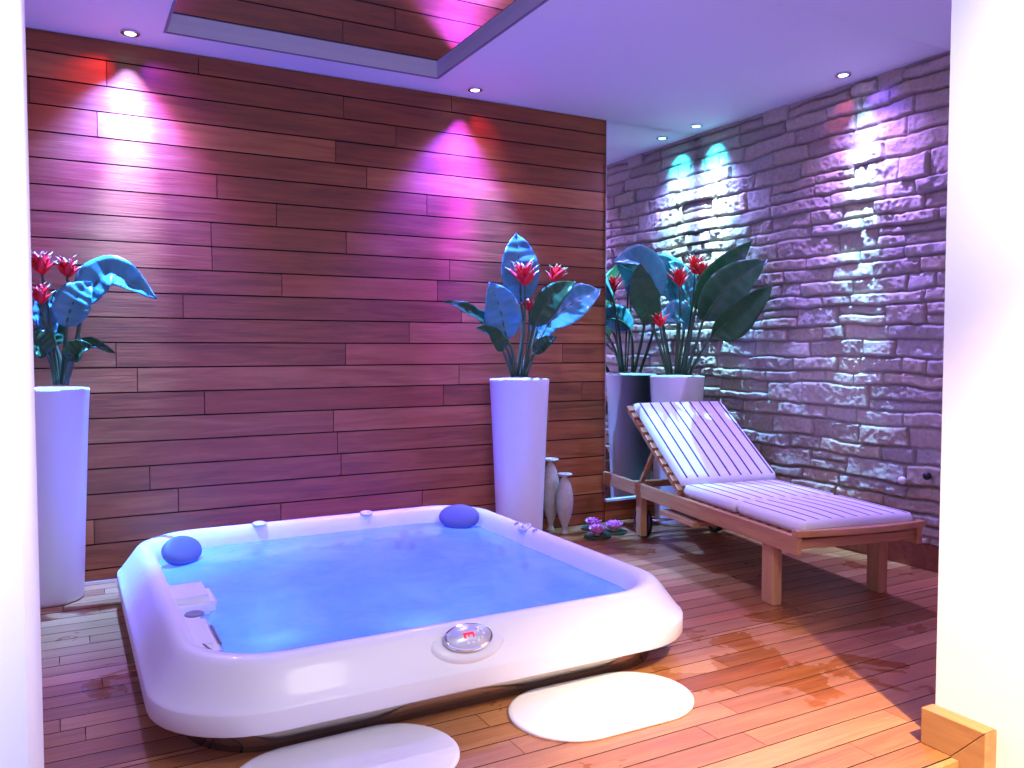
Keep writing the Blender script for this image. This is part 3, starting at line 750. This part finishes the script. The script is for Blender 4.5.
bm = bmesh.new(); tube(bm, [(.060, 1.555, .1), (W-.060, 1.555, .1)], .008, 10); obj('axle', bm, m_chrome, lg, True)
# bowed foot board, cross members, slats
bm = bmesh.new(); pv = None
for k in range(13):
    u = k/12; x = -.004 + (W+.008)*u; y = -.012 - .030*math.sin(PI*u)
    cur = [bm.verts.new((x, y, .332)), bm.verts.new((x, y+.04, .332)), bm.verts.new((x, y+.04, .3585)), bm.verts.new((x, y, .3585))]
    if pv: bridge(bm, pv, cur)
    else: bm.faces.new(cur[::-1])
    pv = cur
bm.faces.new(pv); bm.transform(Matrix.Translation((0, 0, .019))); obj('foot_board', bm, m_teakx, lg, bevel=.002)
for y in (.02, .93, 1.64): obj('cross_bar', newbox(.0285, W-.0285, y, y+.035, .29, .330), m_teakx, lg, bevel=.002)
HY, HZ = 1.02, .352; BA = math.radians(33.5); BL = .76
y = .05
while y < HY - .05: obj('slat', newbox(.0285, W-.0285, y, y+.048, .3305, .3475), m_teakx, lg, bevel=.002); y += .072
# raised back
RB = Matrix.Translation((0, HY, HZ)) @ Matrix.Rotation(BA, 4, 'X')
def rot_box(name, *b, parent, mat=m_teak, bevel=.002):
    bm = newbox(*b); bm.transform(RB); return obj(name, bm, mat, parent, bevel=bevel)
br = rot_box('back_frame', .030, .060, 0, BL, -.018, .018, parent=lg)
bm = newbox(W-.060, W-.030, 0, BL, -.018, .018); bm.transform(RB); obj('back_frame', bm, m_teak, lg, bevel=.002)
y = .01
while y < BL - .03:
    rot_box('slat', .012, W-.012, y, y+.046, .0185, .0325, parent=lg, mat=m_teakx); y += .070
bm = newbox(.0605, W-.0605, BL-.04, BL-.005, -.015, .015); bm.transform(RB); obj('cross_bar', bm, m_teakx, lg, bevel=.002)
for x in (.075, W-.075):
    p_ = RB @ Vector((x, .42, -.02)); bm = bmesh.new(); beam(bm, p_, (x, 1.56, .335), .018, .026, (1, 0, 0)); obj('prop_strut', bm, m_teak, lg)
bm = newbox(.066, W-.066, 1.545, 1.575, .318, .345); obj('cross_bar', bm, m_teakx, lg, bevel=.002)
tray = obj('side_tray', newbox(-.022, .45, .80, 1.16, .226, .252), m_teak, lg, bevel=.003)
for y in (.84, 1.12): obj('tray_runner', newbox(.04, W-.04, y-.012, y+.012, .2525, .2715), m_teakx, lg)

# striped cushion lying on it
m_cush = M('striped canvas', (.80, .78, .76), .85); t = NT(m_cush)
at = t.n('ShaderNodeUVMap', uv_map='uv'); sp = t.n('ShaderNodeSeparateXYZ'); t.l(at.outputs[0], sp.inputs[0])
fr = t.math('FRACT', t.math('MULTIPLY', sp.outputs[0], 9.0)); dd = t.math('ABSOLUTE', t.math('SUBTRACT', fr, .5))
k = t.math('LESS_THAN', dd, .085)
k = t.math('MULTIPLY', k, sp.outputs[1])
tc = t.n('ShaderNodeTexCoord'); nz_ = t.noise(tc.outputs['Object'], 220, 2)
t.l(t.mix(k, (.80, .76, .73), (.045, .03, .10)), t.b.inputs['Base Color']); t.bump(nz_, .25, .002)
cu = thing('lounger_cushion', 'white cushion with thin dark stripes in three sections, lying on the lounger', 'cushion', (2.700, 2.445, .001), ROT)
def cushion(name, L_, th, mtx, w0=.03, w1=W-.03):
    bm = bmesh.new(); uv = bm.loops.layers.uv.new('uv'); nx, nyy = 36, 24
    def pt(i_, j, top):
        u, v_ = i_/nx, j/nyy; x = w0 + (w1-w0)*u; y = L_*v_
        ed = min(u, 1-u)*(w1-w0); ee = min(v_, 1-v_)*L_
        rr_ = .020
        rd = lambda e_: 1 - (1 - min(e_/rr_, 1))**2
        z = th*.5*(rd(ed)*rd(ee))**.5 + .006*math.sin(PI*u)*math.sin(PI*v_)
        return Vector((x, y, th*.5 + (z if top else -th*.5*(rd(ed)*rd(ee))**.5)))
    T_ = [[bm.verts.new(mtx @ pt(i_, j, True)) for j in range(nyy+1)] for i_ in range(nx+1)]
    B2 = [[bm.verts.new(mtx @ pt(i_, j, False)) if 0 < i_ < nx and 0 < j < nyy else T_[i_][j] for j in range(nyy+1)] for i_ in range(nx+1)]
    for G_, top in ((T_, 1), (B2, 0)):
        for i_ in range(nx):
            for j in range(nyy):
                f_ = bm.faces.new((G_[i_][j], G_[i_+1][j], G_[i_+1][j+1], G_[i_][j+1]))
                on = 1.0 if top and 0 < i_ < nx-1 and 1 <= j < nyy-0 else 0.0
                for lp, (a_, b_) in zip(f_.loops, ((i_, j), (i_+1, j), (i_+1, j+1), (i_, j+1))):
                    lp[uv].uv = (a_/nx, on)
    return obj(name, bm, m_cush, cu, True)
cushion('foot_section', .50, .062, Matrix.Translation((0, .005, .3505)))
cushion('seat_section', .50, .062, Matrix.Translation((0, .507, .3505)))
cushion('back_section', .73, .060, Matrix.Translation((0, HY+.012, HZ)) @ Matrix.Rotation(BA, 4, 'X') @ Matrix.Translation((0, .0, .0335)))

# two small round fittings on the stone
for (y, z, mt_, lb) in ((2.787, .455, m_pot, 'small white round peg on the stone wall above the lounger foot'), (2.646, .498, m_black, 'small black round peg on the stone wall, right of the white one')):
    t_ = thing('towel_peg', lb, 'peg', (XW - .018, y, z), 0, 'small knobs on the stone wall')
    bm = bmesh.new(); rg = [ring(bm, (q, 0, 0), (1, 0, 0), r_, 20) for q, r_ in ((.03, .009), (-.02, .009))]; bridge(bm, *rg); bm.faces.new(rg[0]); bm.faces.new(rg[1]); obj('stem', bm, m_chrome, t_, True)
    bm = bmesh.new(); bmesh.ops.create_uvsphere(bm, u_segments=18, v_segments=12, radius=.021); bm.transform(Matrix.Translation((-.035, 0, 0))); obj('peg_head', bm, mt_, t_, True)
bpy.context.view_layer.update()
